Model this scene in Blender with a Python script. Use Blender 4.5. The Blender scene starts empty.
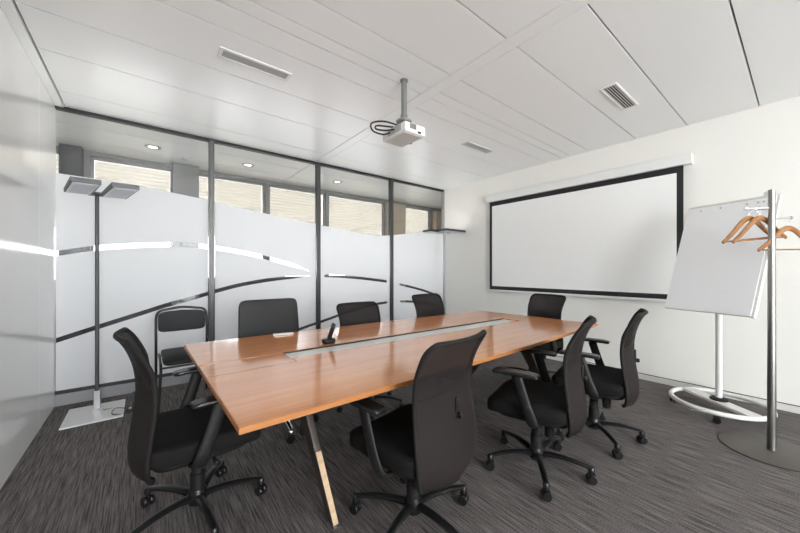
import bpy, bmesh, math, random
from mathutils import Vector, Matrix, Euler
random.seed(7)
S = bpy.context.scene
COL = S.collection
PI = math.pi
R = math.radians

# ------------------------------------------------------------------ materials
def new_mat(name):
    m = bpy.data.materials.new(name); m.use_nodes = True
    return m, m.node_tree.nodes, m.node_tree.links, m.node_tree.nodes['Principled BSDF']

def mat(name, col, rough=.5, metal=0., spec=.5, bump=None, var=None, coat=0., sheen=0., coat_rough=.1):
    """principled material; var=(scale, amount) mottles the colour, bump=(scale, strength, stretch)"""
    m, N, L, p = new_mat(name)
    p.inputs['Base Color'].default_value = (*col, 1)
    p.inputs['Roughness'].default_value = rough
    p.inputs['Metallic'].default_value = metal
    p.inputs['Specular IOR Level'].default_value = spec
    p.inputs['Coat Weight'].default_value = coat
    p.inputs['Coat Roughness'].default_value = coat_rough
    p.inputs['Sheen Weight'].default_value = sheen
    tc = N.new('ShaderNodeTexCoord')
    if var:
        n = N.new('ShaderNodeTexNoise'); n.inputs['Scale'].default_value = var[0]; n.inputs['Detail'].default_value = 4
        L.new(tc.outputs['Object'], n.inputs['Vector'])
        r = N.new('ShaderNodeValToRGB')
        a, b = 1 - var[1], 1 + var[1]
        r.color_ramp.elements[0].color = (*[c * a for c in col], 1); r.color_ramp.elements[0].position = .3
        r.color_ramp.elements[1].color = (*[min(1, c * b) for c in col], 1); r.color_ramp.elements[1].position = .7
        L.new(n.outputs['Fac'], r.inputs['Fac']); L.new(r.outputs['Color'], p.inputs['Base Color'])
    if bump:
        n = N.new('ShaderNodeTexNoise'); n.inputs['Scale'].default_value = bump[0]; n.inputs['Detail'].default_value = 3
        L.new(tc.outputs['Object'], n.inputs['Vector'])
        b = N.new('ShaderNodeBump'); b.inputs['Strength'].default_value = bump[1]; b.inputs['Distance'].default_value = .003
        L.new(n.outputs['Fac'], b.inputs['Height']); L.new(b.outputs['Normal'], p.inputs['Normal'])
    return m

def carpet_mat():
    m, N, L, p = new_mat('ribbed_carpet')
    tc = N.new('ShaderNodeTexCoord')
    def noise(sc, detail):
        mp = N.new('ShaderNodeMapping'); mp.inputs['Scale'].default_value = sc
        L.new(tc.outputs['Object'], mp.inputs['Vector'])
        n = N.new('ShaderNodeTexNoise'); n.inputs['Scale'].default_value = 1; n.inputs['Detail'].default_value = detail
        n.inputs['Roughness'].default_value = .6
        L.new(mp.outputs['Vector'], n.inputs['Vector']); return n
    n1 = noise((130, 5, 1), 3); n2 = noise((230, 200, 1), 2); n3 = noise((.9, .9, 1), 2)
    mx = N.new('ShaderNodeMath'); mx.operation = 'MULTIPLY_ADD'; mx.inputs[1].default_value = .55
    L.new(n1.outputs['Fac'], mx.inputs[0])
    m2 = N.new('ShaderNodeMath'); m2.operation = 'MULTIPLY'; m2.inputs[1].default_value = .45
    L.new(n2.outputs['Fac'], m2.inputs[0]); L.new(m2.outputs[0], mx.inputs[2])
    r = N.new('ShaderNodeValToRGB')
    e = r.color_ramp.elements
    e[0].position = .38; e[0].color = (.030, .0265, .0262, 1)
    e[1].position = .63; e[1].color = (.25, .225, .217, 1)
    L.new(mx.outputs[0], r.inputs['Fac'])
    L.new(r.outputs['Color'], p.inputs['Base Color'])
    p.inputs['Roughness'].default_value = .95; p.inputs['Specular IOR Level'].default_value = .15
    b = N.new('ShaderNodeBump'); b.inputs['Strength'].default_value = .6; b.inputs['Distance'].default_value = .004
    L.new(mx.outputs[0], b.inputs['Height']); L.new(b.outputs['Normal'], p.inputs['Normal'])
    return m

def wood_mat(name, dark, light, rough, coat, stretch=(1.2, 14, 14), scale=1.6):
    m, N, L, p = new_mat(name)
    tc = N.new('ShaderNodeTexCoord'); mp = N.new('ShaderNodeMapping'); mp.inputs['Scale'].default_value = stretch
    L.new(tc.outputs['Object'], mp.inputs['Vector'])
    n = N.new('ShaderNodeTexNoise'); n.inputs['Scale'].default_value = scale; n.inputs['Detail'].default_value = 2.2
    n.inputs['Roughness'].default_value = .55; n.inputs['Distortion'].default_value = .6
    L.new(mp.outputs['Vector'], n.inputs['Vector'])
    r = N.new('ShaderNodeValToRGB'); e = r.color_ramp.elements
    e[0].position = .3; e[0].color = (*dark, 1); e[1].position = .7; e[1].color = (*light, 1)
    L.new(n.outputs['Fac'], r.inputs['Fac']); L.new(r.outputs['Color'], p.inputs['Base Color'])
    p.inputs['Roughness'].default_value = rough
    p.inputs['Specular IOR Level'].default_value = .12 if coat > .9 else .4
    p.inputs['Coat Weight'].default_value = coat; p.inputs['Coat Roughness'].default_value = .12; p.inputs['Coat IOR'].default_value = 2.3 if coat > .9 else 1.5
    return m

def thin_glass(name, tint=(1, 1, 1), ior=1.45):
    m, N, L, p = new_mat(name)
    N.remove(p)
    out = N['Material Output']
    t = N.new('ShaderNodeBsdfTransparent'); t.inputs['Color'].default_value = (*tint, 1)
    g = N.new('ShaderNodeBsdfGlossy'); g.inputs['Roughness'].default_value = .02
    f = N.new('ShaderNodeFresnel'); f.inputs['IOR'].default_value = ior
    mx = N.new('ShaderNodeMixShader')
    ge = N.new('ShaderNodeNewGeometry'); k = N.new('ShaderNodeMath'); k.operation = 'SUBTRACT'; k.inputs[0].default_value = 1
    q = N.new('ShaderNodeMath'); q.operation = 'MULTIPLY'          # reflect at the entry face only: the sheet does not refract
    L.new(ge.outputs['Backfacing'], k.inputs[1]); L.new(f.outputs[0], q.inputs[0]); L.new(k.outputs[0], q.inputs[1])
    L.new(q.outputs[0], mx.inputs[0]); L.new(t.outputs[0], mx.inputs[1]); L.new(g.outputs[0], mx.inputs[2])
    L.new(mx.outputs[0], out.inputs['Surface'])
    return m

def translucent(name, col, k, tcol=None):
    m, N, L, p = new_mat(name)
    N.remove(p)
    out = N['Material Output']
    d = N.new('ShaderNodeBsdfDiffuse'); d.inputs['Color'].default_value = (*col, 1)
    t = N.new('ShaderNodeBsdfTranslucent'); t.inputs['Color'].default_value = (*(tcol or col), 1)
    mx = N.new('ShaderNodeMixShader'); mx.inputs[0].default_value = k
    L.new(d.outputs[0], mx.inputs[1]); L.new(t.outputs[0], mx.inputs[2]); L.new(mx.outputs[0], out.inputs['Surface'])
    return m

def mesh_fabric():
    """black woven mesh: partly see-through in the upper backrest, closed lower down"""
    m, N, L, p = new_mat('black_mesh_fabric')
    out = N['Material Output']
    p.inputs['Base Color'].default_value = (.016, .0120, .0112, 1); p.inputs['Roughness'].default_value = .75
    p.inputs['Specular IOR Level'].default_value = .2
    tc = N.new('ShaderNodeTexCoord'); sx = N.new('ShaderNodeSeparateXYZ')
    L.new(tc.outputs['Object'], sx.inputs[0])
    mr = N.new('ShaderNodeMapRange'); mr.inputs['From Min'].default_value = .66; mr.inputs['From Max'].default_value = .80
    mr.inputs['To Min'].default_value = 0.; mr.inputs['To Max'].default_value = .2
    L.new(sx.outputs['Z'], mr.inputs['Value'])
    t = N.new('ShaderNodeBsdfTransparent')
    mx = N.new('ShaderNodeMixShader')
    L.new(mr.outputs[0], mx.inputs[0]); L.new(p.outputs[0], mx.inputs[1]); L.new(t.outputs[0], mx.inputs[2])
    L.new(mx.outputs[0], out.inputs['Surface'])
    return m

M = dict(
    carpet=carpet_mat(),
    ceiling=mat('ceiling_metal_panel', (.89, .895, .885), .33, spec=.5, bump=(1.2, .012)),
    ceiling_grey=mat('corridor_ceiling_panel', (.68, .68, .66), .3),
    gap=mat('ceiling_joint', (.14, .14, .135), .8),
    wall=mat('wall_paint', (.80, .785, .74), .75, spec=.3, bump=(160, .05)),
    lacquer=mat('glossy_white_panel', (.88, .88, .875), .14, spec=.6, bump=(.8, .02)),
    grey_base=mat('grey_skirting', (.26, .26, .27), .45),
    pale_base=mat('pale_skirting', (.66, .65, .62), .5),
    black_gap=mat('black_profile', (.012, .012, .012), .5),
    alu=mat('dark_aluminium', (.10, .10, .10), .35, metal=.6),
    alu_light=mat('grey_aluminium', (.42, .42, .42), .35, metal=.7),
    core=mat('mullion_core', (.13, .13, .13), .4, metal=.5),
    glass=thin_glass('clear_glass', (.985, .985, .985)),
    tinted=thin_glass('tinted_glass', (.49, .49, .49)),
    film=translucent('frosted_film', (.84, .845, .86), .5),
    wood=wood_mat('cherry_veneer', (.62, .205, .046), (.76, .30, .085), .34, 1.0),
    edge=wood_mat('cherry_edge_band', (.36, .135, .036), (.47, .19, .06), .45, .1),
    pale_wood=wood_mat('pale_oak_strip', (.50, .34, .20), (.66, .48, .30), .5, .1),
    hanger_wood=wood_mat('varnished_beech', (.22, .085, .022), (.36, .16, .05), .45, .3, (8, 8, 8)),
    bronze=mat('dark_bronze_metal', (.075, .060, .050), .38, metal=.5),
    tray=mat('pale_tray', (.74, .75, .71), .3),
    lid=mat('pale_green_glass', (.66, .72, .68), .08, spec=.6),
    black=mat('black_plastic', (.009, .009, .0095), .30, spec=.45),
    black_soft=mat('black_soft_plastic', (.011, .0105, .0105), .5, spec=.35),
    rim=mat('black_piping', (.012, .0105, .010), .7, spec=.25),
    seat=mat('black_seat_fabric', (.0095, .0085, .0083), .85, spec=.2, bump=(500, .35)),
    leather=mat('charcoal_upholstery', (.0125, .0125, .013), .5, spec=.3, bump=(220, .2)),
    mesh=mesh_fabric(),
    chrome=mat('polished_chrome', (.72, .72, .73), .12, metal=1.),
    steel=mat('brushed_steel', (.36, .35, .335), .32, metal=1.),
    steel_dark=mat('dark_brushed_steel', (.10, .088, .078), .42, metal=.6),
    lamp_metal=mat('anthracite_lamp_metal', (.085, .088, .092), .45, metal=.5),
    lamp_grey=mat('silver_lamp_metal', (.40, .40, .41), .4, metal=.7),
    lamp_plate=mat('light_lamp_plate', (.74, .74, .74), .35, metal=.2),
    diffuser=mat('lamp_diffuser', (.60, .63, .68), .35),
    white=mat('white_plastic', (.78, .78, .76), .4),
    white_metal=mat('white_powder_coat', (.76, .75, .72), .4),
    grey_white=mat('grey_white_plastic', (.66, .66, .645), .45),
    grille=mat('grey_grille', (.46, .46, .45), .5),
    grille_dark=mat('dark_slot', (.035, .033, .03), .7),
    paper=mat('white_paper', (.95, .955, .97), .7),
    screen=mat('screen_fabric', (.87, .87, .855), .85, bump=(1.5, .12)),
    border=mat('screen_black_border', (.014, .014, .015), .7),
    pole_grey=mat('grey_ceiling_pole', (.22, .22, .215), .45, metal=.3),
    corridor_wall=mat('corridor_grey', (.22, .22, .212), .6),
    corridor_floor=mat('corridor_floor', (.05, .05, .052), .5),
    corridor_dark=mat('corridor_dark_panel', (.07, .07, .075), .5),
    blind=translucent('cream_blind', (.86, .82, .74), .165, (.88, .81, .68)),
    frame=mat('grey_window_frame', (.30, .29, .27), .5),
    tan=mat('corridor_tan', (.42, .35, .27), .6),
    ink=mat('pale_ink', (.55, .55, .58), .7),
)

# ------------------------------------------------------------------ mesh helpers
class MB:
    def __init__(s): s.bm = bmesh.new()
    def _add(s, vs, fs, T=None):
        if T is not None: vs = [T @ Vector(v) for v in vs]
        bv = [s.bm.verts.new(v) for v in vs]
        for f in fs:
            try: s.bm.faces.new([bv[i] for i in f])
            except ValueError: pass
        return s
    def box(s, x0, x1, y0, y1, z0, z1, T=None):
        vs = [(x, y, z) for z in (z0, z1) for y in (y0, y1) for x in (x0, x1)]
        return s._add(vs, [(0, 2, 3, 1), (4, 5, 7, 6), (0, 1, 5, 4), (2, 6, 7, 3), (0, 4, 6, 2), (1, 3, 7, 5)], T)
    def hexa(s, bottom, top):
        """eight corners: 4 below, 4 above, same order round"""
        vs = list(bottom) + list(top)
        return s._add(vs, [(3, 2, 1, 0), (4, 5, 6, 7)] + [(i, (i + 1) % 4, 4 + (i + 1) % 4, 4 + i) for i in range(4)])
    def prism(s, poly, z0, z1, T=None):
        n = len(poly)
        vs = [(x, y, z0) for x, y in poly] + [(x, y, z1) for x, y in poly]
        return s._add(vs, [tuple(range(n - 1, -1, -1)), tuple(range(n, 2 * n))] + [(i, (i + 1) % n, n + (i + 1) % n, n + i) for i in range(n)], T)
    def lathe(s, prof, n=24, T=None):
        """profile [(r, z)] round z"""
        vs, fs = [], []
        for r, z in prof:
            for k in range(n): vs.append((r * math.cos(2 * PI * k / n), r * math.sin(2 * PI * k / n), z))
        for i in range(len(prof) - 1):
            for k in range(n):
                fs.append((i * n + k, i * n + (k + 1) % n, (i + 1) * n + (k + 1) % n, (i + 1) * n + k))
        fs.append(tuple(range(n - 1, -1, -1))); m = (len(prof) - 1) * n
        fs.append(tuple(range(m, m + n)))
        return s._add(vs, fs, T)
    def cyl(s, p0, p1, r0, r1=None, n=16):
        return s.tube([p0, p1], [r0, r0 if r1 is None else r1], n)
    def tube(s, pts, r, n=10, closed=False, flat=None, up=None):
        """round (or flattened: flat=(a,b) factors) bar along a path"""
        pts = [Vector(p) for p in pts]; m = len(pts)
        rs = r if isinstance(r, (list, tuple)) else [r] * m
        vs, fs = [], []
        prev = None
        for i, p in enumerate(pts):
            if closed: t = pts[(i + 1) % m] - pts[i - 1]
            else: t = pts[min(i + 1, m - 1)] - pts[max(i - 1, 0)]
            t.normalize()
            if up is not None: a = Vector(up)
            elif prev is None: a = Vector((0, 0, 1)) if abs(t.z) < .9 else Vector((1, 0, 0))
            else: a = prev
            a = (a - t * a.dot(t)).normalized(); prev = a; b = t.cross(a)
            fa, fb = flat or (1, 1)
            for k in range(n):
                q = 2 * PI * k / n
                vs.append(p + a * (math.cos(q) * rs[i] * fa) + b * (math.sin(q) * rs[i] * fb))
        for i in range(m if closed else m - 1):
            j = (i + 1) % m
            for k in range(n):
                fs.append((i * n + k, i * n + (k + 1) % n, j * n + (k + 1) % n, j * n + k))
        if not closed:
            fs.append(tuple(range(n - 1, -1, -1))); fs.append(tuple(range((m - 1) * n, m * n)))
        return s._add(vs, fs)
    def superell(s, a, b, c, e1=.35, e2=.35, nu=40, nv=14, f=None, T=None):
        """rounded cushion; f(x,y,z) deforms it"""
        def pw(v, e): return math.copysign(abs(v) ** e, v)
        vs, fs = [], []
        for i in range(1, nv):
            ph = -PI / 2 + PI * i / nv
            for k in range(nu):
                th = 2 * PI * k / nu
                vs.append((a * pw(math.cos(ph), e1) * pw(math.cos(th), e2), b * pw(math.cos(ph), e1) * pw(math.sin(th), e2), c * pw(math.sin(ph), e1)))
        for i in range(nv - 2):
            for k in range(nu):
                fs.append((i * nu + k, i * nu + (k + 1) % nu, (i + 1) * nu + (k + 1) % nu, (i + 1) * nu + k))
        n0 = len(vs); vs.append((0, 0, -c)); vs.append((0, 0, c))
        for k in range(nu):
            fs.append((n0, (k + 1) % nu, k)); b0 = (nv - 2) * nu
            fs.append((n0 + 1, b0 + k, b0 + (k + 1) % nu))
        if f: vs = [f(*v) for v in vs]
        return s._add(vs, fs, T)
    def build(s, name, m, parent=None, smooth=False, bevel=0, seg=2, loc=None, rz=0):
        bmesh.ops.recalc_face_normals(s.bm, faces=s.bm.faces)
        me = bpy.data.meshes.new(name); s.bm.to_mesh(me); s.bm.free()
        ms = m if isinstance(m, (list, tuple)) else [m]
        for q in ms: me.materials.append(q)
        o = bpy.data.objects.new(name, me); COL.objects.link(o)
        if parent is not None: o.parent = parent
        if loc is not None: o.location = loc
        if rz: o.rotation_euler.z = rz
        if bevel:
            b = o.modifiers.new('bevel', 'BEVEL'); b.width = bevel; b.segments = seg; b.limit_method = 'ANGLE'; b.angle_limit = R(40)
        if smooth or bevel:
            for p in me.polygons: p.use_smooth = True
            if bevel: 
                w = o.modifiers.new('wn', 'WEIGHTED_NORMAL'); w.keep_sharp = False
            elif smooth == 'auto':
                me.set_sharp_from_angle(angle=R(40))
        return o

def tag(o, label=None, cat=None, group=None, kind=None):
    if label: o['label'] = label
    if cat: o['category'] = cat
    if group: o['group'] = group
    if kind: o['kind'] = kind
    return o
def thing(name, loc, rz, label, cat, group=None):
    o = bpy.data.objects.new(name, None); COL.objects.link(o); o.empty_display_size = .1
    o.location = loc; o.rotation_euler.z = rz
    return tag(o, label, cat, group)
def struct(mb, name, m, label=None, parent=None, **k):
    o = mb.build(name, m, parent, **k)
    if parent is None: o['kind'] = 'structure'; o['category'] = name.split('_')[0]
    if label: o['label'] = label
    return o
def copy_tree(o, parent=None):
    c = o.copy(); COL.objects.link(c)
    if parent is not None: c.parent = parent
    for ch in list(o.children): copy_tree(ch, c)
    return c
def frame_T(o, x, y=None, z=None):
    """matrix with origin o and axis x along 'x', z roughly up"""
    x = Vector(x).normalized(); z = Vector(z or (0, 0, 1)); y = z.cross(x).normalized(); z = x.cross(y)
    m = Matrix((x, y, z)).transposed().to_4x4(); m.translation = Vector(o); return m

# ------------------------------------------------------------------ the room
H = 2.756
XL, XR, YG, YB = -.64, 4.45, 4.27, -5.0
YC = 5.67                                  # window wall of the corridor
XC0, XC1 = -1.9, 7.2
struct(MB().box(XL - .1, XR + .1, YB - .1, YG + .05, -.1, 0), 'floor', M['carpet'], 'dark grey ribbed carpet floor of the meeting room')
struct(MB().box(XC0, XC1, YG + .05, YC + .15, -.1, 0), 'floor_corridor', M['corridor_floor'], 'dark corridor floor behind the glass partition')

# ceiling: metal panels with open joints over a dark backing
cb = MB(); g = .0045
seams = [YB, -4.74, -4.24, -3.74, -3.24, -2.74, -2.24, -1.74, -1.24, -.74, -.235, .265, .77, 1.215, 1.71, 1.935, 2.05, 2.26, 2.76, 3.24, 3.9, YG]
for xa, xb in ((XL + .065, 1.86), (1.97, XR)):
    for a, b in zip(seams, seams[1:]): cb.box(xa + g, xb - g, a + g, b - g, H, H + .03)
cb.box(1.86 + .001, 1.97 - .001, YB, YG, H - .002, H + .03)
struct(cb, 'ceiling', M['ceiling'], 'pale metal panel ceiling with long joints', bevel=.002, seg=1)
struct(MB().box(XL, XR, YB, YG, H + .03, H + .12), 'ceiling_backing', M['gap'], 'grey backing above the ceiling joints')
struct(MB().box(XL, XL + .058, YB, YG, H - .012, H + .03), 'trim_ceiling', M['ceiling'], 'pale metal edge trim where ceiling meets glossy wall', bevel=.003)
cc = MB()
for a, b in ((YG + .05, 4.72), (4.72, 5.24), (5.24, YC)):
    cc.box(XC0, 1.86, a + g, b - g, H, H + .03); cc.box(1.87, XC1, a + g, b - g, H, H + .03)
struct(cc, 'ceiling_corridor', M['ceiling_grey'], 'pale panel ceiling of the corridor behind the glass')
struct(MB().box(XC0, XC1, YG + .05, YC + .15, H + .03, H + .1), 'ceiling_corridor_backing', M['gap'])

# left wall: glossy lacquered panels with fine joints
lw = MB()
for a, b in ((YB, -4.0), (-4.0, -2.9), (-2.9, -1.8), (-1.8, -.7), (-.7, .4), (.4, 1.5), (1.5, 2.6), (2.6, 3.7), (3.7, YG + .05)):
    lw.box(XL - .06, XL, a + .0015, b - .0015, .0, H)
lw.box(XL - .1, XL - .06, YB, YG + .05, 0, H)
struct(lw, 'wall_left', M['lacquer'], 'glossy white panelled wall reflecting the frosted partition', bevel=.001, seg=1)
struct(MB().box(XR, XR + .1, YB - .1, YG + .05, 0, H + .03), 'wall_right', M['wall'], 'off-white painted wall behind the projection screen')
bs = MB().box(XR - .014, XR, YB, YG - .03, .0, .058)
b0 = struct(bs, 'baseboard_right', M['pale_base'], 'pale low skirting along the right wall', bevel=.002)
struct(MB().box(XR - .004, XR, YB, YG - .03, .0585, .066), 'trim_right', M['black_gap'], 'thin dark shadow joint above the pale skirting')

# unseen rear wall; its windows are added and sized to light the room
rw = MB()
rw.box(XL - .1, XR + .1, YB - .12, YB, 0, .06); rw.box(XL - .1, XR + .1, YB - .12, YB, 2.72, H + .03); rw.box(1.82, XR + .1, YB - .12, YB, .06, 2.72)
rx = [XL, .18, 1.0, 1.82]; RZ0, RZ1 = .06, 2.72
struct(rw, 'wall_rear', M['wall'], 'sill and head of the unseen rear wall round the added windows')
wn = 0
for i in range(3):
    wn += 1
    a, b = rx[i], rx[i + 1]
    w = struct(MB().box(a + .02, b - .02, YB - .07, YB - .06, RZ0 + .02, RZ1 - .02), f'window_{wn}', M['glass'], 'unseen full-height window added in the rear wall for daylight')
    f = MB()
    for q in ((a, a + .02, RZ0, RZ1), (b - .02, b, RZ0, RZ1), (a + .02, b - .02, RZ0, RZ0 + .02), (a + .02, b - .02, RZ1 - .02, RZ1)):
        f.box(q[0], q[1], YB - .09, YB - .04, q[2], q[3])
    f.build('window_frame', M['white'], w, bevel=.003)

# ------------------------------------------------------------------ glass partition
def interp(P, x):
    if x <= P[0][0]: return P[0][1] + (x - P[0][0]) * (P[1][1] - P[0][1]) / (P[1][0] - P[0][0])
    for i in range(len(P) - 1):
        (x0, y0), (x1, y1) = P[i], P[i + 1]
        if x <= x1:
            # Catmull-Rom on a function graph
            pm = P[i - 1] if i > 0 else (2 * x0 - x1, 2 * y0 - y1); pp = P[i + 2] if i + 2 < len(P) else (2 * x1 - x0, 2 * y1 - y0)
            t = (x - x0) / (x1 - x0)
            m0 = (y1 - pm[1]) / (x1 - pm[0]) * (x1 - x0); m1 = (pp[1] - y0) / (pp[0] - x0) * (x1 - x0)
            return (2 * t**3 - 3 * t**2 + 1) * y0 + (t**3 - 2 * t**2 + t) * m0 + (-2 * t**3 + 3 * t**2) * y1 + (t**3 - t**2) * m1
    return P[-1][1] + (x - P[-1][0]) * (P[-1][1] - P[-2][1]) / (P[-1][0] - P[-2][0])
TOPC = [(-.64, 2.135), (-.1, 2.115), (.46, 2.06), (.9, 2.00), (1.35, 1.945), (1.9, 1.885), (2.5, 1.825), (3.0, 1.80), (3.4, 1.845), (3.9, 1.93), (4.45, 2.0)]
UP = [(-.64, 1.395), (-.38, 1.455), (-.08, 1.495), (.26, 1.521), (.47, 1.518), (.735, 1.489), (.974, 1.451), (1.213, 1.399), (1.583, 1.30), (1.83, 1.215)]
LO = [(-.64, .597), (-.33, .70), (0, .806), (.17, .862), (.45, .938), (.68, 1.006), (.936, 1.068), (1.254, 1.118), (1.55, 1.148), (1.83, 1.165)]
A3 = [(1.9, 1.158), (2.13, 1.156), (2.46, 1.133), (2.75, 1.101), (3.1, 1.055), (3.41, .994), (3.845, .895), (4.2, .79), (4.5, .68)]
A4 = [(1.5, .395), (1.656, .442), (1.946, .508), (2.163, .558), (2.36, .609), (2.6, .65), (2.82, .688), (3.14, .712), (3.41, .709), (3.845, .664), (4.35, .546), (4.5, .5)]
ARCS = [(UP, -.7, 1.80, .024), (LO, -.7, 1.80, .023), (A3, 1.99, 3.13, .021), (A3, 3.36, 4.36, .019), (A4, 1.5, 3.14, .019), (A4, 3.37, 4.36, .018)]
mull = [XL + .001, .608, 1.916, 3.205, 4.43]
zb = .135
for i in range(4):
    xa, xb = mull[i] + (.03 if i else .0), mull[i + 1] - (.03 if i < 3 else 0)
    wn += 1
    nm = ['left pane beside the glossy wall', 'second pane from the left', 'third pane from the left', 'narrow right pane beside the corner'][i]
    w = struct(MB().box(xa, xb, YG, YG + .012, zb - .02, H - .02), f'window_{wn}', M['glass'], f'glass partition {nm}, mostly frosted')
    # film on the room face of the pane: strips between the clear curved lines
    fm = MB(); n = 64
    def spans(x):
        cuts = []
        for P, x0, x1, hw in ARCS:
            if x0 < x < x1:
                k = min(1, (x1 - x) / (.25 if x1 < 1.9 else .03), (x - x0) / .04 if x0 > 0 else 1); k = max(0., k)
                z = interp(P, x); cuts.append((z - hw * k, z + hw * k))
        cuts.sort(); return cuts, interp(TOPC, x)
    for j in range(n):
        x0 = xa + .004 + (xb - xa - .008) * j / n; x1 = xa + .004 + (xb - xa - .008) * (j + 1) / n
        c0, t0 = spans(x0); c1, t1 = spans(x1)
        if len(c0) != len(c1):                      # a line begins or ends here
            c0 = c1 = min(c0, c1, key=len)
        e0 = [zb] + [v for c in c0 for v in c] + [t0]; e1 = [zb] + [v for c in c1 for v in c] + [t1]
        for q in range(0, len(e0), 2):
            if e0[q + 1] - e0[q] < .002: continue
            fm._add([(x0, YG - .0015, e0[q]), (x1, YG - .0015, e1[q]), (x1, YG - .0015, e1[q + 1]), (x0, YG - .0015, e0[q + 1])], [(0, 1, 2, 3)])
    bmesh.ops.remove_doubles(fm.bm, verts=fm.bm.verts, dist=.0001)
    fm.build('frosted_film', M['film'], w)
for k, x in enumerate(mull[1:4]):
    t = MB(); t.box(x - .026, x - .009, YG - .03, YG + .045, zb - .02, H - .02); t.box(x + .009, x + .026, YG - .03, YG + .045, zb - .02, H - .02)
    o = struct(t, f'trim_{k+1}', M['alu'], ['left', 'middle', 'right'][k] + ' dark metal mullion of the glass partition', bevel=.002)
    MB().box(x - .009, x + .009, YG - .022, YG + .04, zb - .02, H - .02).build('mullion_core', M['core'], o)
t = MB().box(XR - .016, XR, YG - .02, YG + .045, 0, H - .03)
struct(t, 'trim_4', M['alu_light'], 'slim grey end profile of the glass partition', bevel=.002)
struct(MB().box(XL, XR, YG - .012, YG + .05, H - .028, H), 'trim_5', M['black_gap'], 'black head profile along the top of the glass partition')
struct(MB().box(XL, XR, YG - .028, YG + .05, 0, .105), 'baseboard_back', M['grey_base'], 'grey metal skirting under the glass partition', bevel=.002)
struct(MB().box(XL, XR, YG - .018, YG + .045, .105, .136), 'trim_6', M['black_gap'], 'black bottom profile under the glass partition')

# ------------------------------------------------------------------ corridor beyond the glass
cw = MB(); SILL, WT = 1.10, 2.70
wins = [(-1.45, -.62), (-.54, .325), (.62, 1.60), (1.66, 2.70), (2.76, 4.09), (4.65, 5.47)]
cw.box(XC0, XC1, YC, YC + .15, WT, H + .03)
edges = [XC0] + [v for w in wins for v in w] + [XC1]
for a, b in zip(edges[::2], edges[1::2]): cw.box(a, b, YC, YC + .15, SILL, WT)
struct(cw, 'wall_corridor', M['corridor_wall'], 'grey window wall across the corridor')
struct(MB().box(XC0, XC1, YC - .02, YC + .15, 0, SILL), 'wall_corridor_lower', M['corridor_dark'], 'dark parapet under the corridor windows')
struct(MB().box(.31, .63, YC - .14, YC, 0, H), 'column', M['corridor_wall'], 'grey column between the corridor windows', bevel=.004)
struct(MB().box(-.80, -.60, YC - .14, YC, 0, H), 'wall_corridor_pier', M['corridor_dark'], 'grey pier at the left end of the corridor')
struct(MB().box(XC0, XL - .1, YG + .03, YG + .1, 0, H).box(XR + .1, XC1, YG + .03, YG + .1, 0, H), 'wall_corridor_front', M['wall'], 'plain walls either side of the glass partition')
struct(MB().box(XC0 - .1, XC0, YG, YC + .15, 0, H), 'wall_corridor_left', M['corridor_wall'])
struct(MB().box(XC1, XC1 + .1, YG, YC + .15, 0, H), 'wall_corridor_right', M['corridor_wall'])
struct(MB().box(5.50, 6.2, YC - .15, YC - .02, 0, 2.66).box(4.12, 4.62, YC - .06, YC, 0, 2.70), 'door_1', M['tan'], 'tan door leaf and lining at the right end of the corridor', bevel=.003)
for (a, b) in wins:
    wn += 1
    w = struct(MB().box(a + .03, b - .03, YC + .06, YC + .068, SILL + .03, WT - .03), f'window_{wn}', M['tinted'], 'corridor window with a cream blind, seen above the frosting')
    f = MB()
    for q in ((a, a + .03, SILL, WT), (b - .03, b, SILL, WT), (a + .03, b - .03, SILL, SILL + .03), (a + .03, b - .03, WT - .03, WT)):
        f.box(q[0], q[1], YC + .04, YC + .09, q[2], q[3])
    f.build('window_frame', M['frame'], w)
    bl = MB(); z = WT - .03; k = 0; pv = []
    while z > 1.76:                                       # shallow pleats
        d = .006 if k % 2 else -.006
        pv += [(a + .03, YC + .105 + d, z), (b - .03, YC + .105 + d, z)]; z -= .026; k += 1
    n_ = len(pv) // 2
    fs = [(2 * i, 2 * i + 1, 2 * i + 3, 2 * i + 2) for i in range(n_ - 1)]
    bl._add(pv, fs)
    bl.build('blind', M['blind'], w)

def downlight(x, y, label):
    t = thing('downlight', (x, y, H), 0, label, 'ceiling light', 'downlights along the corridor ceiling')
    MB().lathe([(.045, -.002), (.078, -.008), (.082, -.004), (.082, .0), (.05, .0)], 28).build('ring', M['steel'], t, smooth=True)
    m, N, L, p = new_mat('downlight_glow'); p.inputs['Emission Color'].default_value = (1, .97, .9, 1); p.inputs['Emission Strength'].default_value = 2.2
    MB().lathe([(.0, -.003), (.046, -.003), (.046, .0)], 24).build('lens', m, t)
    return t
for x, lb in ((.083, 'round downlight behind the left pane, above the twin lamp'), (1.17, 'round downlight behind the second glass pane'), (2.597, 'round downlight behind the third glass pane')):
    downlight(x, 4.995, lb)
t = thing('smoke_sensor', (.43, 5.21, H), 0, 'small square sensor on corridor ceiling near the left mullion', 'sensor')
MB().box(-.035, .035, -.035, .035, -.025, 0).build('body', M['grille'], t, bevel=.004)

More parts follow.
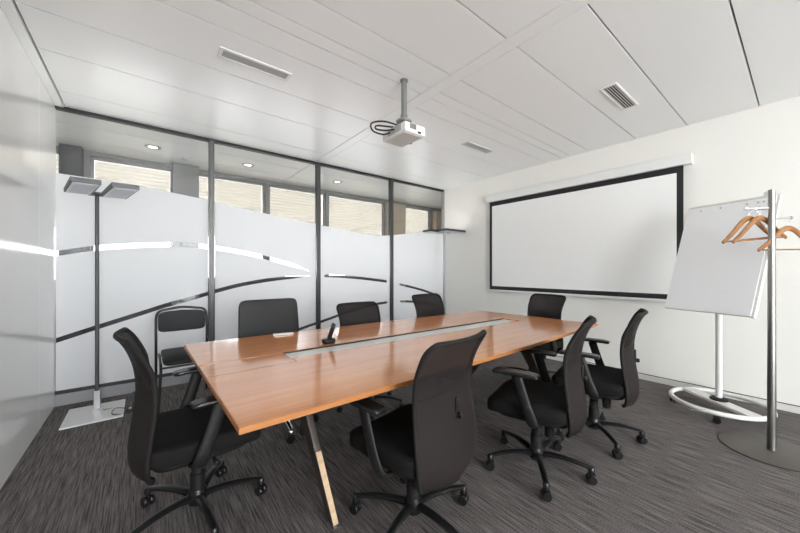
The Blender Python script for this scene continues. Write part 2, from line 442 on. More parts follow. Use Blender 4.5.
# ------------------------------------------------------------------ ceiling vents
def vent(x0, x1, y0, y1, label, dark, n, fw):
    cx, cy = (x0 + x1) / 2, (y0 + y1) / 2; a, b = (x1 - x0) / 2, (y1 - y0) / 2
    t = thing('ceiling_vent', (cx, cy, H), 0, label, 'air vent', 'air vents in the ceiling')
    f = MB(); z0 = -.010
    f.box(-a, a, -b, -b + fw, z0, 0); f.box(-a, a, b - fw, b, z0, 0); f.box(-a, -a + fw, -b + fw, b - fw, z0, 0); f.box(a - fw, a, -b + fw, b - fw, z0, 0)
    f.build('frame', M['ceiling_grey'] if fw < .015 else M['white'], t, bevel=.002)
    MB().box(-a + fw, a - fw, -b + fw, b - fw, -.003, -.0005).build('backing', M['grille_dark'] if dark else M['grille'], t)
    for k in range(n):
        yy = -b + fw + (2 * b - 2 * fw) * (k + .5) / n
        T = Matrix.Translation((0, yy, -.0065)) @ Matrix.Rotation(R(12), 4, 'X'); hwid = .003 if dark else .0052
        MB().box(-a + fw, a - fw, -hwid, hwid, -.0008, .0008, T).build('slat', M['white'] if dark else M['grille'], t)
    return t
vent(.40, .89, 2.45, 2.575, 'long slot vent with grey grille in the left ceiling', False, 6, .022)
vent(2.97, 3.52, .945, 1.07, 'dark slatted vent in the ceiling before the screen wall', True, 5, .016)
vent(2.98, 3.46, 2.455, 2.57, 'pale grille vent in the ceiling right of the projector', False, 8, .012)

# ------------------------------------------------------------------ projector
PZ = 2.245
t = thing('projector', (1.555, 1.915, PZ), 0, 'white projector hanging from a grey ceiling pole', 'projector')
MB().box(-.1, .1, -.142, .142, 0, .072).build('body', M['white'], t, bevel=.012, seg=3)
g_ = MB()
for k in range(5): g_.box(-.055 + .012 * k, -.047 + .012 * k, -.146, -.142, .026, .062)
g_.build('side_grille', M['pole_grey'], t)
MB().box(.02, .05, -.146, -.141, .008, .02).build('foot_button', M['black_soft'], t)
MB().cyl((.1, .06, .045), (.125, .06, .045), .03, .032, 20).build('lens', M['black'], t, smooth='auto')
MB().box(-.085, .085, -.12, .12, -.004, 0).build('base_panel', M['grey_white'], t, bevel=.001)
c = MB().box(-.104, -.1, -.1, .06, .015, .065); c.build('connector_panel', M['grille'], t)
k = MB().lathe([(.02, .0), (.06, .0), (.064, .012), (.05, .022), (.028, .030), (.028, .06)], 24, Matrix.Translation((.062, .07, .17)))
k.box(.0, .12, .0, .14, .072, .082); k.box(.045, .08, .05, .09, .08, .175); k.build('mount', M['pole_grey'], t, smooth='auto')
MB().cyl((.062, .07, .19), (.062, .07, H - PZ - .004), .022, n=20).build('pole', M['pole_grey'], t, smooth='auto')
MB().lathe([(.024, -.014), (.031, -.012), (.031, -.001)], 24, Matrix.Translation((.062, .07, H - PZ))).build('ceiling_plate', M['pole_grey'], t, smooth='auto')
def smooth_path(P, n=8):
    out = []; P = [Vector(p) for p in P]
    for i in range(len(P) - 1):
        p0 = P[max(i - 1, 0)]; p1 = P[i]; p2 = P[i + 1]; p3 = P[min(i + 2, len(P) - 1)]
        for k in range(n):
            u = k / n
            out.append(.5 * ((2 * p1) + (p2 - p0) * u + (2 * p0 - 5 * p1 + 4 * p2 - p3) * u * u + (3 * p1 - p0 - 3 * p2 + p3) * u**3))
    out.append(P[-1]); return out
for P in ([(-.1, .03, .04), (-.15, .06, .02), (-.215, .10, .045), (-.205, .13, .115), (-.10, .11, .15), (.04, .08, .14)],
          [(-.1, -.02, .045), (-.15, .03, .04), (-.19, .09, .06), (-.17, .12, .10), (-.09, .12, .12), (.04, .08, .125)]):
    MB().tube(smooth_path(P), .0065, 8).build('cable', M['black'], t, smooth=True)

# ------------------------------------------------------------------ projection screen
sx = XR - .055
t = thing('projection_screen', (XR, 1.99, 2.34), 0, 'pulled-down projection screen with black border on the right wall', 'projection screen')
def sb(y0, y1, z0, z1, x0, x1): return MB().box(x0 - XR, x1 - XR, y0 - 1.99, y1 - 1.99, z0 - 2.34, z1 - 2.34)
sb(.72, 3.24, 2.335, 2.445, XR - .095, XR - .002).build('housing', M['white'], t, bevel=.006)
sb(.845, 3.145, .985, 2.268, sx - .001, sx + .001).build('fabric', M['screen'], t)
bd = MB()
for y0, y1, z0, z1 in ((.79, .845, .93, 2.336), (3.145, 3.19, .93, 2.336), (.845, 3.145, 2.268, 2.336), (.845, 3.145, .93, .985)):
    bd.box(sx - .0012 - XR, sx + .001 - XR, y0 - 1.99, y1 - 1.99, z0 - 2.34, z1 - 2.34)
bd.build('border', M['border'], t)
sb(.785, 3.195, .903, .93, sx - .014, sx + .014).build('bottom_bar', M['white'], t, bevel=.004)

# ------------------------------------------------------------------ conference table
TZ = .74; TH = .022
A, B, C_, D = (.24, 1.13), (3.345, 1.215), (3.275, 2.515), (.212, 2.635)     # near-left, near-right, far-right, far-left
TR = Vector((1.77, 1.885, 0))
t = thing('conference_table', TR, 0, 'long cherry veneer conference table with a cable trough down its centre', 'table')
def Lp(x, y): return (x - TR.x, y - TR.y)
def near_y(x): return A[1] + (B[1] - A[1]) * (x - A[0]) / (B[0] - A[0]) - .02 * math.sin(PI * (x - A[0]) / (B[0] - A[0]))
def far_y(x): return D[1] + (C_[1] - D[1]) * (x - D[0]) / (C_[0] - D[0])
def left_x(y): return A[0] + (D[0] - A[0]) * (y - A[1]) / (D[1] - A[1])
def right_x(y): return B[0] + (C_[0] - B[0]) * (y - B[1]) / (C_[1] - B[1])
Y1, Y2, X1, X2 = 1.755, 2.01, .665, 2.94
NS = 24
top = MB()
xs = [A[0] + (B[0] - A[0]) * i / NS for i in range(NS + 1)]
ys2 = 1.955                                                             # strips narrow a little to the right, as the top does
poly = [Lp(x, near_y(x)) for x in xs] + [Lp(right_x(1.875), 1.875), Lp(X2, 1.875), Lp(X2, Y1 + .01), Lp(left_x(Y1), Y1)]
top.prism(poly, TZ - TH, TZ)
poly = [Lp(left_x(Y2), Y2), Lp(X2, 1.972), Lp(X2, 1.8752), Lp(right_x(1.8752), 1.8752), Lp(*C_), Lp(*D)]
top.prism(poly, TZ - TH, TZ)
top_o = top.build('tabletop', M['wood'], t, bevel=.002, seg=1)
# edge band: a thin lipping round the outside
eb = MB(); ring = [(x, near_y(x)) for x in xs] + [C_, D]
n = len(ring); cx_, cy_ = 1.77, 1.885
def off(p, d): return (p[0] + (d if p[0] > cx_ else -d) * .0, p[1])
for i in range(n):
    p, q = Vector(ring[i]), Vector(ring[(i + 1) % n]); e = (q - p).normalized(); nn = Vector((e.y, -e.x)) * .002
    v = [Lp(*p), Lp(*q), Lp(*(q + nn)), Lp(*(p + nn))]
    eb.prism(v, TZ - TH + .0012, TZ - .0012)
eb.build('edge_band', M['edge'], t)
MB().prism([Lp(left_x(Y1 + .012) + .001, Y1 + .012), Lp(X1, Y1 + .012), Lp(X1, Y2 - .014), Lp(left_x(Y2 - .014) + .001, Y2 - .014)], TZ - TH, TZ - .001).build('trough_flap', M['wood'], t, bevel=.001, seg=1)
tr = MB()
tr.prism([Lp(X1, Y1 + .002), Lp(X2, Y1 + .012), Lp(X2, 1.97), Lp(X1, 2.003)], TZ - .018, TZ - .011)
tr.build('trough_tray', M['tray'], t)
MB().prism([Lp(X1, 1.9985), Lp(X2, 1.9675), Lp(X2, 1.9715), Lp(X1, 2.0035)], TZ - .022, TZ - .0008).build('trough_liner', M['bronze'], t)
MB().prism([Lp(X1 + .003, Y1 + .005), Lp(X2 - .003, Y1 + .015), Lp(X2 - .003, Y1 + .022), Lp(X1 + .003, Y1 + .095)], TZ - .012, TZ - .001).build('cable_lid', M['wood'], t, bevel=.001, seg=1)
for ya, yb in ((Y1 + .0005, Y1 + .0115), (Y2 - .0135, Y2 - .007)):  # dark strips stand in for the shade inside the flap seams
    MB().prism([Lp(left_x(ya) + .002, ya), Lp(X1, ya), Lp(X1, yb), Lp(left_x(yb) + .002, yb)], TZ - .012, TZ - .0025).build('joint_shade_strip', M['bronze'], t)
# under-frame: two inverted-V trestles joined by a beam
MB().box(.70 - TR.x, 2.98 - TR.x, -.05, .05, .60, .672).build('beam', M['bronze'], t, bevel=.004)
for xa, xb in ((.60, .86), (2.84, 3.06)): MB().box(xa - TR.x, xb - TR.x, -.33, .33, .672, TZ - TH).build('cross_rail', M['bronze'], t, bevel=.004)
def table_leg(foot, head):
    f = Vector((foot[0] - TR.x, foot[1] - TR.y, 0)); h = Vector((head[0] - TR.x, head[1] - TR.y, .68))
    sgn = -1 if foot[1] < head[1] else 1                                # outer side
    def ring_(c, wx, wy): return [c + Vector((-wx, -wy, 0)), c + Vector((wx, -wy, 0)), c + Vector((wx, wy, 0)), c + Vector((-wx, wy, 0))]
    m_ = MB(); m_.hexa(ring_(f, .0155, .031), ring_(h, .022, .075))
    o = m_.build('leg', M['bronze'], t, bevel=.006)
    a = f.lerp(h, .03); b = f.lerp(h, .46)
    wa, wb = .031 + .044 * .03, .031 + .044 * .46; xa, xb = .0135, .0155
    s = MB()
    def q(c, w, x): return [c + Vector((-x, sgn * (w + .001), 0)), c + Vector((x, sgn * (w + .001), 0)), c + Vector((x, sgn * (w + .005), 0)), c + Vector((-x, sgn * (w + .005), 0))]
    s.hexa(q(a, wa, xa), q(b, wb, xb)); s.build('wood_strip', M['pale_wood'], o, bevel=.0015)
    MB().box(f.x - .021, f.x + .021, f.y - .032, f.y + .032, 0.0005, .012).build('foot', M['steel'], o, bevel=.002)
table_leg((.725, 1.43), (.675, 1.83)); table_leg((.93, 2.36), (.86, 1.93))
table_leg((3.0, 1.50), (2.93, 1.83)); table_leg((2.87, 2.40), (2.90, 1.93))

# things lying on it
t = thing('cordless_phone', (1.0, 2.055, TZ), R(-12), 'black cordless phone upright in its cradle on the table', 'phone')
MB().superell(.045, .036, .016, .4, .5, 28, 8, T=Matrix.Translation((0, 0, .016))).build('cradle', M['black_soft'], t, smooth=True)
T = Matrix.Translation((-.002, .0, .016)) @ Matrix.Rotation(R(17), 4, 'Y') @ Matrix.Rotation(R(8), 4, 'X')
MB().superell(.011, .024, .062, .25, .4, 24, 12, T=T @ Matrix.Translation((0, 0, .064))).build('handset', M['black'], t, smooth=True)
t = thing('remote_control', (.85, 2.535, TZ), R(-12), 'slim white remote control on the table edge before the square-backed chair', 'remote')
MB().box(-.075, .075, -.022, .022, .0, .013).build('case', M['white'], t, bevel=.005, seg=3)
MB().box(-.055, .03, -.013, .013, .013, .0142).build('keypad', M['grey_white'], t)

# ------------------------------------------------------------------ chairs
def caster_mb(mb, x, y, yaw=0.):
    T = Matrix.Translation((x, y, 0)) @ Matrix.Rotation(yaw, 4, 'Z')
    for s in (-1, 1):
        W = T @ Matrix.Translation((s * .014, 0, .027)) @ Matrix.Rotation(PI / 2, 4, 'Y')
        mb.lathe([(.010, -.010), (.024, -.010), (.0268, -.006), (.0268, .006), (.024, .010), (.010, .010)], 18, W)
    mb.box(-.005, .005, -.02, .018, .024, .058, T)
    mb.lathe([(.009, .05), (.009, .085)], 10, T)
    return mb

def star_base(parent, m, rad, hub_top, arch, glide=False):
    b = MB()
    b.lathe([(.030, .055), (.042, .06), (.045, .10), (.036, hub_top)], 24)
    for k in range(5):
        a = 2 * PI * k / 5; c, s = math.cos(a), math.sin(a)
        pts, rs = [], []
        for i in range(9):
            u = i / 8; r = .03 + (rad - .03) * u
            pts.append((c * r, s * r, .094 + arch * math.sin(PI * min(1, u * .85)) * (1 - u * .3) - .014 * u)); rs.append(.024 - .008 * u)
        b.tube(pts, rs, 10, flat=(.72, 1.), up=(0, 0, 1))
        b.lathe([(.014, .060), (.018, .064), (.018, .088), (.012, .096)], 12, Matrix.Translation((c * rad, s * rad, 0)))
    o = b.build('star_base', m, parent, smooth='auto')
    for k in range(5):
        a = 2 * PI * k / 5
        if glide and k == 3:
            MB().lathe([(.034, 0.0005), (.038, .006), (.034, .016), (.012, .024), (.010, .065)], 20, Matrix.Translation((rad * math.cos(a), rad * math.sin(a), 0))).build('glide', M['chrome'], o, smooth='auto')
        else:
            caster_mb(MB(), rad * math.cos(a), rad * math.sin(a), a + 1.9 * k + .6).build('caster', M['black'], o, smooth='auto')
    return o

PROF = [(.315, -.243), (.355, -.262), (.42, -.268), (.50, -.260), (.58, -.248), (.66, -.240), (.73, -.240), (.80, -.249), (.86, -.266), (.915, -.290), (.952, -.316)]
ZB, ZT = .315, .952
def back_half_width(z):
    return interp([(.315, .205), (.40, .224), (.48, .226), (.60, .220), (.72, .217), (.85, .222), (.952, .232)], z)
def back_pt(u, z, dy=0., r=.055):
    w = back_half_width(z)
    for e, rr in ((ZT, .05), (ZB, .075)):
        d = abs(e - z)
        if d < rr: w = w - rr + math.sqrt(max(0, rr * rr - (rr - d) ** 2))
    y = interp(PROF, z)
    wrap = .05 * (u * u) * (1 - .45 * max(0, (z - .8) / .2))
    return Vector((u * w, y + wrap + dy, z))
def mesh_task_chair(label, group):
    t = thing('office_chair', (0, 0, 0), 0, label, 'chair', group)
    so = star_base(t, M['black'], .30, .13, .022)
    c = MB().lathe([(.034, .125), (.034, .21), (.029, .212), (.029, .27), (.022, .272), (.022, .335)], 20); c.build('gas_column', M['black_soft'], t, smooth='auto')
    m_ = MB().box(-.085, .085, -.13, .10, .335, .372); m_.box(-.05, .05, -.25, -.10, .345, .368)
    mo = m_.build('tilt_mechanism', M['black_soft'], t, bevel=.008)
    MB().tube([(.08, .03, .352), (.20, .035, .352), (.245, .04, .348)], [.006, .007, .012], 10).build('lever', M['black'], mo, smooth=True)
    MB().cyl((-.085, -.09, .325), (-.085, -.09, .26), .03, .026, 16).build('tension_knob', M['black'], mo, smooth='auto')
    # seat
    def sd(x, y, z):
        f = max(0., (y - .08) / .17)
        return (x * (1 - .06 * max(0, y / .25)), y, z - .028 * f * f + (.018 * (abs(x) / .25) ** 2.5 if z > 0 else 0) + (.012 * max(0, (-y - .1) / .15) ** 2))
    MB().superell(.248, .25, .047, .45, .32, 56, 16, sd, Matrix.Translation((0, .015, .425))).build('seat', M['seat'], t, smooth=True)
    MB().superell(.215, .205, .026, .4, .35, 40, 10, None, Matrix.Translation((0, .0, .382))).build('seat_pan', M['black_soft'], t, smooth=True)
    # backrest panel, closed surface
    nu, nv = 18, 34; vs, fs = [], []
    zs = [ZB + (ZT - ZB) * (.5 - .5 * math.cos(PI * i / nv)) for i in range(nv + 1)]
    for sgn in (-1, 1):
        for z in zs:
            for j in range(nu + 1):
                u = -1 + 2 * j / nu
                th = .009 * (1 - abs(u) ** 6 * .6) * (1 if z < ZT - .02 else .5)
                vs.append(back_pt(u, z, sgn * th))
    n1 = nu + 1; N1 = n1 * (nv + 1)
    for i in range(nv):
        for j in range(nu):
            a = i * n1 + j; fs.append((a, a + 1, a + n1 + 1, a + n1)); a += N1; fs.append((a + n1, a + n1 + 1, a + 1, a))
    for i in range(nv):
        for j in (0, nu):
            a = i * n1 + j; fs.append((a, a + n1, a + n1 + N1, a + N1))
    for j in range(nu):
        for i in (0, nv):
            a = i * n1 + j; fs.append((a, a + 1, a + 1 + N1, a + N1))
    bk = MB(); bk._add(vs, fs); bo = bk.build('backrest', M['mesh'], t, smooth='auto')
    loop = [back_pt(-1, z) for z in zs] + [back_pt(-1 + 2 * j / nu, ZT) for j in range(1, nu)] + [back_pt(1, z) for z in reversed(zs)] + [back_pt(1 - 2 * j / nu, ZB) for j in range(1, nu)]
    lp = [loop[0]]
    for p in loop[1:]:
        if (p - lp[-1]).length > .004: lp.append(p)
    MB().tube(lp, .0105, 8, closed=True, flat=(1, 1.0)).build('back_frame', M['rim'], bo, smooth=True)
    a = MB(); T0 = back_pt(.0, .64, -.012)
    a.superell(.012, .006, .045, .3, .5, 16, 8, None, Matrix.Translation(T0)); a.superell(.007, .014, .014, .5, .5, 12, 8, None, Matrix.Translation(T0 + Vector((0, -.012, -.03))))
    a.build('lumbar_adjuster', M['black'], bo, smooth=True)
    sp = MB().tube([(0, -.20, .352), (0, -.245, .37), (0, -.258, .43), (0, -.245, .52)], [.03, .03, .026, .02], 10, flat=(.5, 1.4), up=(0, 1, 0)); sp.build('back_support', M['black_soft'], t, smooth=True)
    for s in (-1, 1):
        ar = MB()
        ar.tube(smooth_path([(s * .10, -.045, .362), (s * .20, -.045, .358), (s * .255, -.04, .372), (s * .278, -.025, .42), (s * .283, .01, .52), (s * .285, .05, .648)], 5),
                [.024] * 8 + [.027] * 10 + [.026] * 8, 12, flat=(.42, 1.15), up=(s, 0, 0.01))
        ao = ar.build('armrest', M['black_soft'], t, smooth=True)
        MB().superell(.040, .128, .0115, .35, .32, 32, 10, lambda x, y, z: (x, y, z - .012 * max(0, abs(y) / .125 - .6)), Matrix.Translation((s * .285, .055, .662))).build('arm_pad', M['black'], ao, smooth=True)
    return t

GRP = 'black mesh-back office chairs round the table'
def place(o, x, y, face, base, label=None):
    """face: heading of the sitter in degrees from +X; base: heading of the star base"""
    o.location = (x, y, 0); o.rotation_euler.z = R(face - 90)
    if label: o['label'] = label
    for ch in o.children:
        if ch.name.startswith('star_base'): ch.rotation_euler.z = R(base - (face - 90))
    return o
ch = mesh_task_chair('black office chair at the left end of the table, seen from its side', GRP)
place(ch, .215, 1.945, 3, -12)
for x, y, f, b, lb in (
    (1.045, 1.21, 99, -14, 'nearest black mesh-back office chair, its back towards the viewer'),
    (1.945, 1.06, 107, 2, 'black office chair on the near side, right of the frontmost chair'),
    (2.66, .995, 103, 11, 'black office chair on the near side closest to the flipchart'),
    (1.62, 2.46, 268, 20, 'mesh-back office chair behind the table, right of the square-backed chair'),
    (2.60, 2.50, 272, -4, 'mesh-back office chair behind the table nearest the far corner'),
    (3.42, 1.92, 168, 30, 'black office chair at the far end of the table below the projection screen')):
    o = place(copy_tree(ch), x, y, f, b, lb)
    if lb.startswith('mesh-back office chair behind the table, right'): o.scale = (.97, .97, .965)     # seat set lower

# square-backed upholstered chair with polished base
t = thing('conference_chair', (.83, 2.60, 0), R(178), 'black conference chair with square solid back and chrome base behind the table', 'chair')
sb_ = star_base(t, M['chrome'], .29, .14, .05, True); sb_.rotation_euler.z = R(20)
MB().lathe([(.03, .13), (.03, .25), (.022, .252), (.022, .37)], 20).build('gas_column', M['chrome'], t, smooth='auto')
MB().box(-.09, .09, -.1, .1, .37, .40).build('tilt_mechanism', M['black_soft'], t, bevel=.008)
MB().superell(.235, .235, .045, .4, .3, 48, 14, lambda x, y, z: (x, y, z - .02 * max(0, (y - .1) / .13) ** 2), Matrix.Translation((0, .02, .445))).build('seat', M['leather'], t, smooth=True)
T = Matrix.Translation((0, -.245, .735)) @ Matrix.Rotation(R(7), 4, 'X')
MB().superell(.243, .026, .262, .18, .13, 72, 26, lambda x, y, z: (x * (1 - .03 * z / .26), y + .10 * x * x, z), T).build('backrest', M['leather'], t, smooth=True)
MB().tube(smooth_path([(0, -.08, .385), (0, -.20, .39), (0, -.262, .43), (0, -.268, .56)], 5), .026, 10, flat=(.5, 1.6), up=(0, 1, 0)).build('back_support', M['chrome'], t, smooth=True)

# stacking chair by the glass
t = thing('stacking_chair', (.30, 3.62, 0), R(180), 'black stacking chair with thin tube frame standing against the frosted glass', 'chair')
fr = MB(); w = .212
top_arc = [(-w, -.30, .0), (-w, -.275, .45), (-w, -.285, .70), (-w + .004, -.29, .80), (-w + .03, -.292, .842), (-w + .09, -.294, .857), (0, -.295, .872), (w - .09, -.294, .857), (w - .03, -.292, .842), (w - .004, -.29, .80), (w, -.285, .70), (w, -.275, .45), (w, -.30, .0)]
fr.tube(smooth_path(top_arc, 5), .0115, 10)
fr.build('back_frame', M['black'], t, smooth=True)
for s in (-1, 1):
    MB().tube(smooth_path([(s * (w - .022), -.255, .432), (s * (w - .022), .12, .428), (s * (w - .022), .185, .41), (s * (w - .02), .215, .34), (s * w, .235, .0)], 6), .011, 10).build('leg', M['black'], t, smooth=True)
MB().superell(w - .014, .012, .098, .3, .2, 48, 14, lambda x, y, z: (x, y - .012 + .35 * x * x - .018, z + (.012 * (1 - abs(x) / w) if z > 0 else 0)), Matrix.Translation((0, -.262, .735))).build('backrest', M['leather'], t, smooth=True)
MB().superell(w - .032, .225, .024, .35, .25, 48, 10, lambda x, y, z: (x, y, z - .03 * max(0, (y - .1) / .12) ** 2), Matrix.Translation((0, -.02, .462))).build('seat', M['leather'], t, smooth=True)
MB().cyl((-w + .02, .19, .40), (w - .02, .19, .40), .009).cyl((-w + .02, -.24, .42), (w - .02, -.24, .42), .009).build('cross_bar', M['black'], t, smooth='auto')

# ------------------------------------------------------------------ twin-head floor lamps
UP_W = .4  # faint uplights added on the lamp heads to lift the ceiling
def floor_lamp(loc, rz, label, m_, heads, plate):
    t = thing('floor_lamp', loc, rz, label, 'floor lamp', 'twin-head office floor lamps')
    MB().box(plate[0], plate[1], plate[2], plate[3], .0005, .012).build('base_plate', M['lamp_plate'], t, bevel=.002)
    MB().box(-.022, .022, -.018, .018, .012, .17).build('socket', M['lamp_grey'], t, bevel=.003)
    MB().cyl((0, 0, .15), (0, 0, 1.915), .0145, n=16).build('pole', m_, t, smooth='auto')
    MB().box(-.06, .06, -.10, .012, 1.905, 1.925).build('bracket', m_, t, bevel=.003)
    for (x0, x1, y0, y1, sk) in heads:
        T = Matrix.Translation((0, 0, 0)); z0, z1 = 1.90, 1.938
        poly = [(x0, y1), (x1, y1), (x1 + sk, y0), (x0 + sk, y0)]
        l = bpy.data.lights.new('added_uplight', 'AREA'); l.shape = 'RECTANGLE'; l.size = (x1 - x0) * .8; l.size_y = (y1 - y0) * .8 if y1 - y0 > 0 else (y0 - y1) * .8
        l.energy = UP_W; l.color = (1, .97, .92)
        lo = bpy.data.objects.new('added_uplight', l); COL.objects.link(lo); lo.parent = t
        lo.location = ((x0 + x1 + sk) / 2, (y0 + y1) / 2, z1 + .004); lo.rotation_euler.x = PI
        ho = MB().prism(poly[::-1], z0, z1).build('lamp_head', M['lamp_metal'], t, bevel=.004)
        inn = [(x0 + .012, y1 - .012), (x1 - .012, y1 - .012), (x1 - .012 + sk, y0 + .012), (x0 + .012 + sk, y0 + .012)]
        MB().prism(inn[::-1], z0 - .003, z0 + .002).build('rim', M['lamp_plate'], ho)
        inn = [(x0 + .03, y1 - .035), (x1 - .03, y1 - .035), (x1 - .03 + sk, y0 + .035), (x0 + .03 + sk, y0 + .035)]
        MB().prism(inn[::-1], z0 - .005, z0 - .0029).build('diffuser', M['diffuser'], ho)
    return t
floor_lamp((-.33, 3.93, 0), 0, 'tall dark twin-head floor lamp beside the glossy left wall', M['lamp_metal'],
           [(-.20, -.028, -.56, -.06, .10), (.028, .20, -.54, -.02, .10)], (-.19, .19, -.33, .12))
floor_lamp((4.13, 3.93, 0), R(-90), 'silver twin-head floor lamp in the far right corner', M['lamp_grey'],
           [(-.22, -.03, -.33, .17, .0), (.03, .22, -.21, .29, .0)], (-.19, .19, -.25, .16))
t = thing('power_plug', (-.02, 3.70, 0), R(20), 'white power plug lying on the carpet beside the lamp base', 'plug')
MB().box(-.035, .03, -.018, .018, .0005, .032).build('plug_body', M['white'], t, bevel=.006)
MB().tube(smooth_path([(-.032, 0, .012), (-.10, -.02, .006), (-.19, .04, .018), (-.14, .13, .03), (-.06, .10, .006), (-.10, .20, .006), (-.2, .22, .016)], 8), .004, 6).build('cable', M['black'], t, smooth=True)

# ------------------------------------------------------------------ flipchart
t = thing('flipchart', (3.95, .475, 0), 0, 'white mobile flipchart with a blank paper pad near the right wall', 'flipchart')
def fl(p): return Vector(p) - Vector((3.95, .475, 0))
MB().tube([(.32 * math.cos(2 * PI * k / 48), .32 * math.sin(2 * PI * k / 48), .085) for k in range(48)], .019, 10, closed=True).build('ring_base', M['white_metal'], t, smooth=True)
dr = Vector((.20, .245, 0)).normalized()
fb = MB(); T = frame_T((0, 0, .085), dr); fb.box(-.318, .318, -.055, .055, -.010, .016, T); fb.build('cross_plate', M['white_metal'], t, bevel=.006)
MB().lathe([(.06, 0), (.062, .014), (.045, .022), (.026, .024)], 24, Matrix.Translation((.02, .0, .101))).build('collar', M['black_soft'], t, smooth='auto')
for a in (95, 185, 275, 5):
    caster_mb(MB(), .305 * math.cos(R(a)), .305 * math.sin(R(a)), R(a)).build('caster', M['black'], t, smooth='auto')
MB().cyl((.02, 0, .10), (.02, 0, 1.36), .0235, n=20).build('pole', M['grey_white'], t, smooth='auto')
bc = fl((3.735, .535, .885)); wv = Vector((.235, .55, 0)).normalized(); uv = Vector((.27, -.165, .955)); uv = (uv - wv * uv.dot(wv)).normalized(); nv_ = wv.cross(uv)   # nv_ points to the wall
if nv_.x < 0: nv_ = -nv_
BT = Matrix((wv, uv, nv_)).transposed().to_4x4(); BT.translation = bc
hw = .315; bh = 1.0
bo = MB().box(-hw, hw, 0, bh, -.004, .012, BT).build('board', M['white_metal'], t, bevel=.003)
MB().box(-hw + .012, hw - .002, .004, bh - .006, -.014, -.0045, BT).build('paper_pad', M['paper'], t)
for s in (-1,): MB().box(s * hw - .008, s * hw + .008, -.006, bh + .006, -.008, .022, BT).build('side_rail', M['white_metal'], t, bevel=.003)
MB().box(-hw + .02, hw - .01, bh - .012, bh + .006, -.018, -.004, BT).build('clamp_bar', M['white_metal'], t, bevel=.004)
for x in (-.235, -.20, -.13, .05, .20): MB().cyl(BT @ Vector((x, bh - .045, -.0145)), BT @ Vector((x, bh - .045, -.0155)), .007, n=12).build('punch_hole', M['grille'], t)
MB().box(-.03, .03, bh - .12, bh + .055, .014, .03, BT @ Matrix.Translation((-.235, 0, 0))).build('extension_arm', M['white_metal'], t, bevel=.004)
hb = MB(); P0 = BT @ Vector((0, .5, .012)); hb.tube([P0, (.02, 0, P0.z - .02)], [.03, .028], 12); hb.build('tilt_head', M['grey_white'], t, smooth='auto')

# ------------------------------------------------------------------ coat stand and hangers
SX, SY = 3.385, .145
t = thing('coat_stand', (SX, SY, 0), 0, 'brushed steel coat stand on a round dark base at the right edge', 'coat stand')
MB().lathe([(.255, .0005), (.262, .003), (.262, .008), (.25, .011)], 64).build('base_disc', M['steel_dark'], t, smooth='auto')
MB().cyl((0, 0, .010), (0, 0, 1.80), .0235, .0175, n=32).build('pole', M['steel'], t, smooth='auto')
FV = Vector((.6218, .7831, 0)); RV = Vector((.7831, -.6218, 0))
pegs = [(1.675, -RV * .9 + FV * .43), (1.60, RV), (1.675, RV * .3 + FV * .95)]
for z, d in pegs:
    d = d.normalized(); a = d * .014
    p = MB(); p.tube([(a.x, a.y, z), (d.x * .08, d.y * .08, z + .003), (d.x * .135, d.y * .135, z + .006)], [.007, .007, .008], 12)
    p.tube([(d.x * .130, d.y * .130, z + .006), (d.x * .138, d.y * .138, z + .006)], [.011, .011], 12)
    p.build('peg', M['chrome'], t, smooth='auto')
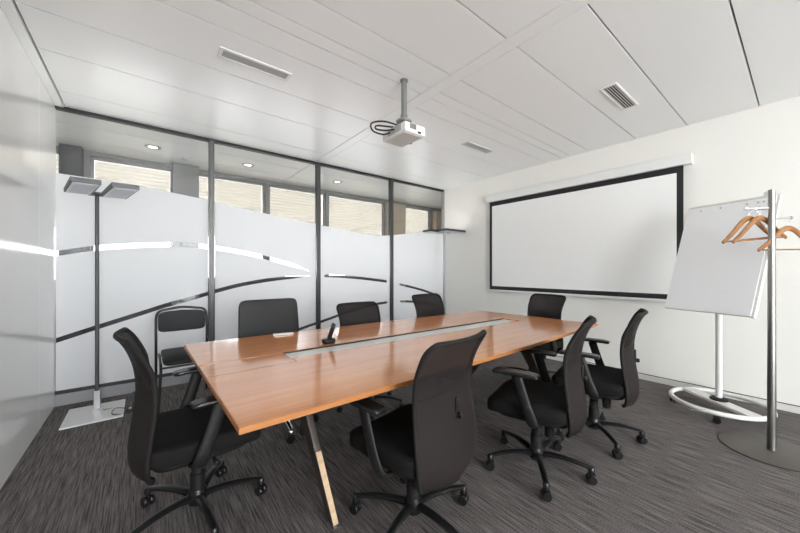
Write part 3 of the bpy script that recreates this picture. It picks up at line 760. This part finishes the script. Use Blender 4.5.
def hanger(hook, axis, label):
    """hook: point of the peg it hangs on (world); axis: horizontal direction of the shoulder bar"""
    t = thing('coat_hanger', (hook[0], hook[1], hook[2]), 0, label, 'coat hanger', 'wooden hangers on the coat stand')
    ax = Vector(axis).normalized()
    pts = [ax * (.016 * math.cos(R(a))) + Vector((0, 0, -.0065 + .016 * math.sin(R(a)))) for a in range(195, -80, -18)] + [Vector((0, 0, -.035)), Vector((0, 0, -.072))]
    MB().tube(pts, .0017, 8).build('hook', M['chrome'], t, smooth=True)
    wv = [(-.212, -.222), (-.19, -.206), (-.14, -.168), (-.09, -.122), (-.045, -.084), (0, -.068), (.045, -.084), (.09, -.122), (.14, -.168), (.19, -.206), (.212, -.222)]
    pts = smooth_path([ax * x + Vector((0, 0, z)) for x, z in wv], 3)
    n = len(pts); rs = [.0095 + .0065 * math.sin(PI * i / (n - 1)) for i in range(n)]
    MB().tube(pts, rs, 12, flat=(1.15, .62), up=(0, 0, 1)).build('shoulders', M['hanger_wood'], t, smooth=True)
    a, b = ax * -.198 + Vector((0, 0, -.216)), ax * .198 + Vector((0, 0, -.216))
    MB().cyl(a, b, .0055, n=10).build('trouser_bar', M['hanger_wood'], t, smooth='auto')
    return t
def on_peg(i, s):
    z, d = pegs[i]; d = d.normalized(); return (SX + d.x * s, SY + d.y * s, z + .005 * s / .17)
hanger(on_peg(0, .115), RV + FV * .12 + Vector((0, 0, .10)), 'wooden hanger at the tip of the left peg, leftmost of three')
hanger(on_peg(0, .06), RV + FV * .10 + Vector((0, 0, .09)), 'wooden hanger between the leftmost hanger and the steel pole')
hanger(on_peg(1, .115), RV + FV * .02 + Vector((0, 0, .01)), 'wooden hanger on the lower right peg, cut by the picture edge')

# ------------------------------------------------------------------ light
W = bpy.data.worlds.new('daylight'); S.world = W; W.use_nodes = True
bg = W.node_tree.nodes['Background']; bg.inputs['Color'].default_value = (.94, .975, 1, 1); bg.inputs['Strength'].default_value = 16.0
def portal(x0, x1, z0, z1, y, rx_):
    l = bpy.data.lights.new('window_portal', 'AREA'); l.shape = 'RECTANGLE'; l.size = x1 - x0; l.size_y = z1 - z0; l.cycles.is_portal = True
    o = bpy.data.objects.new('window_portal', l); COL.objects.link(o); o.location = ((x0 + x1) / 2, y, (z0 + z1) / 2); o.rotation_euler.x = rx_
portal(rx[0], rx[3], RZ0, RZ1, YB - .13, R(90))
portal(wins[0][0], wins[-1][1], SILL, WT, YC + .2, R(-90))

# ------------------------------------------------------------------ camera
cam = bpy.data.cameras.new('camera'); co = bpy.data.objects.new('camera', cam); COL.objects.link(co)
cam.sensor_width = 36; cam.lens = 322 / 800 * 36; cam.shift_y = 3.0 / 800; cam.clip_start = .02
co.location = (0, 0, 1.25); co.rotation_euler = (R(90), 0, R(-38.45))
S.camera = co
S.view_settings.view_transform = 'Standard'; S.view_settings.look = 'None'; S.view_settings.gamma = 1; S.view_settings.use_curve_mapping = False
S.view_settings.exposure = 0.63
S.cycles.use_denoising = True
S.cycles.max_bounces = 12; S.cycles.diffuse_bounces = 6; S.cycles.transparent_max_bounces = 24
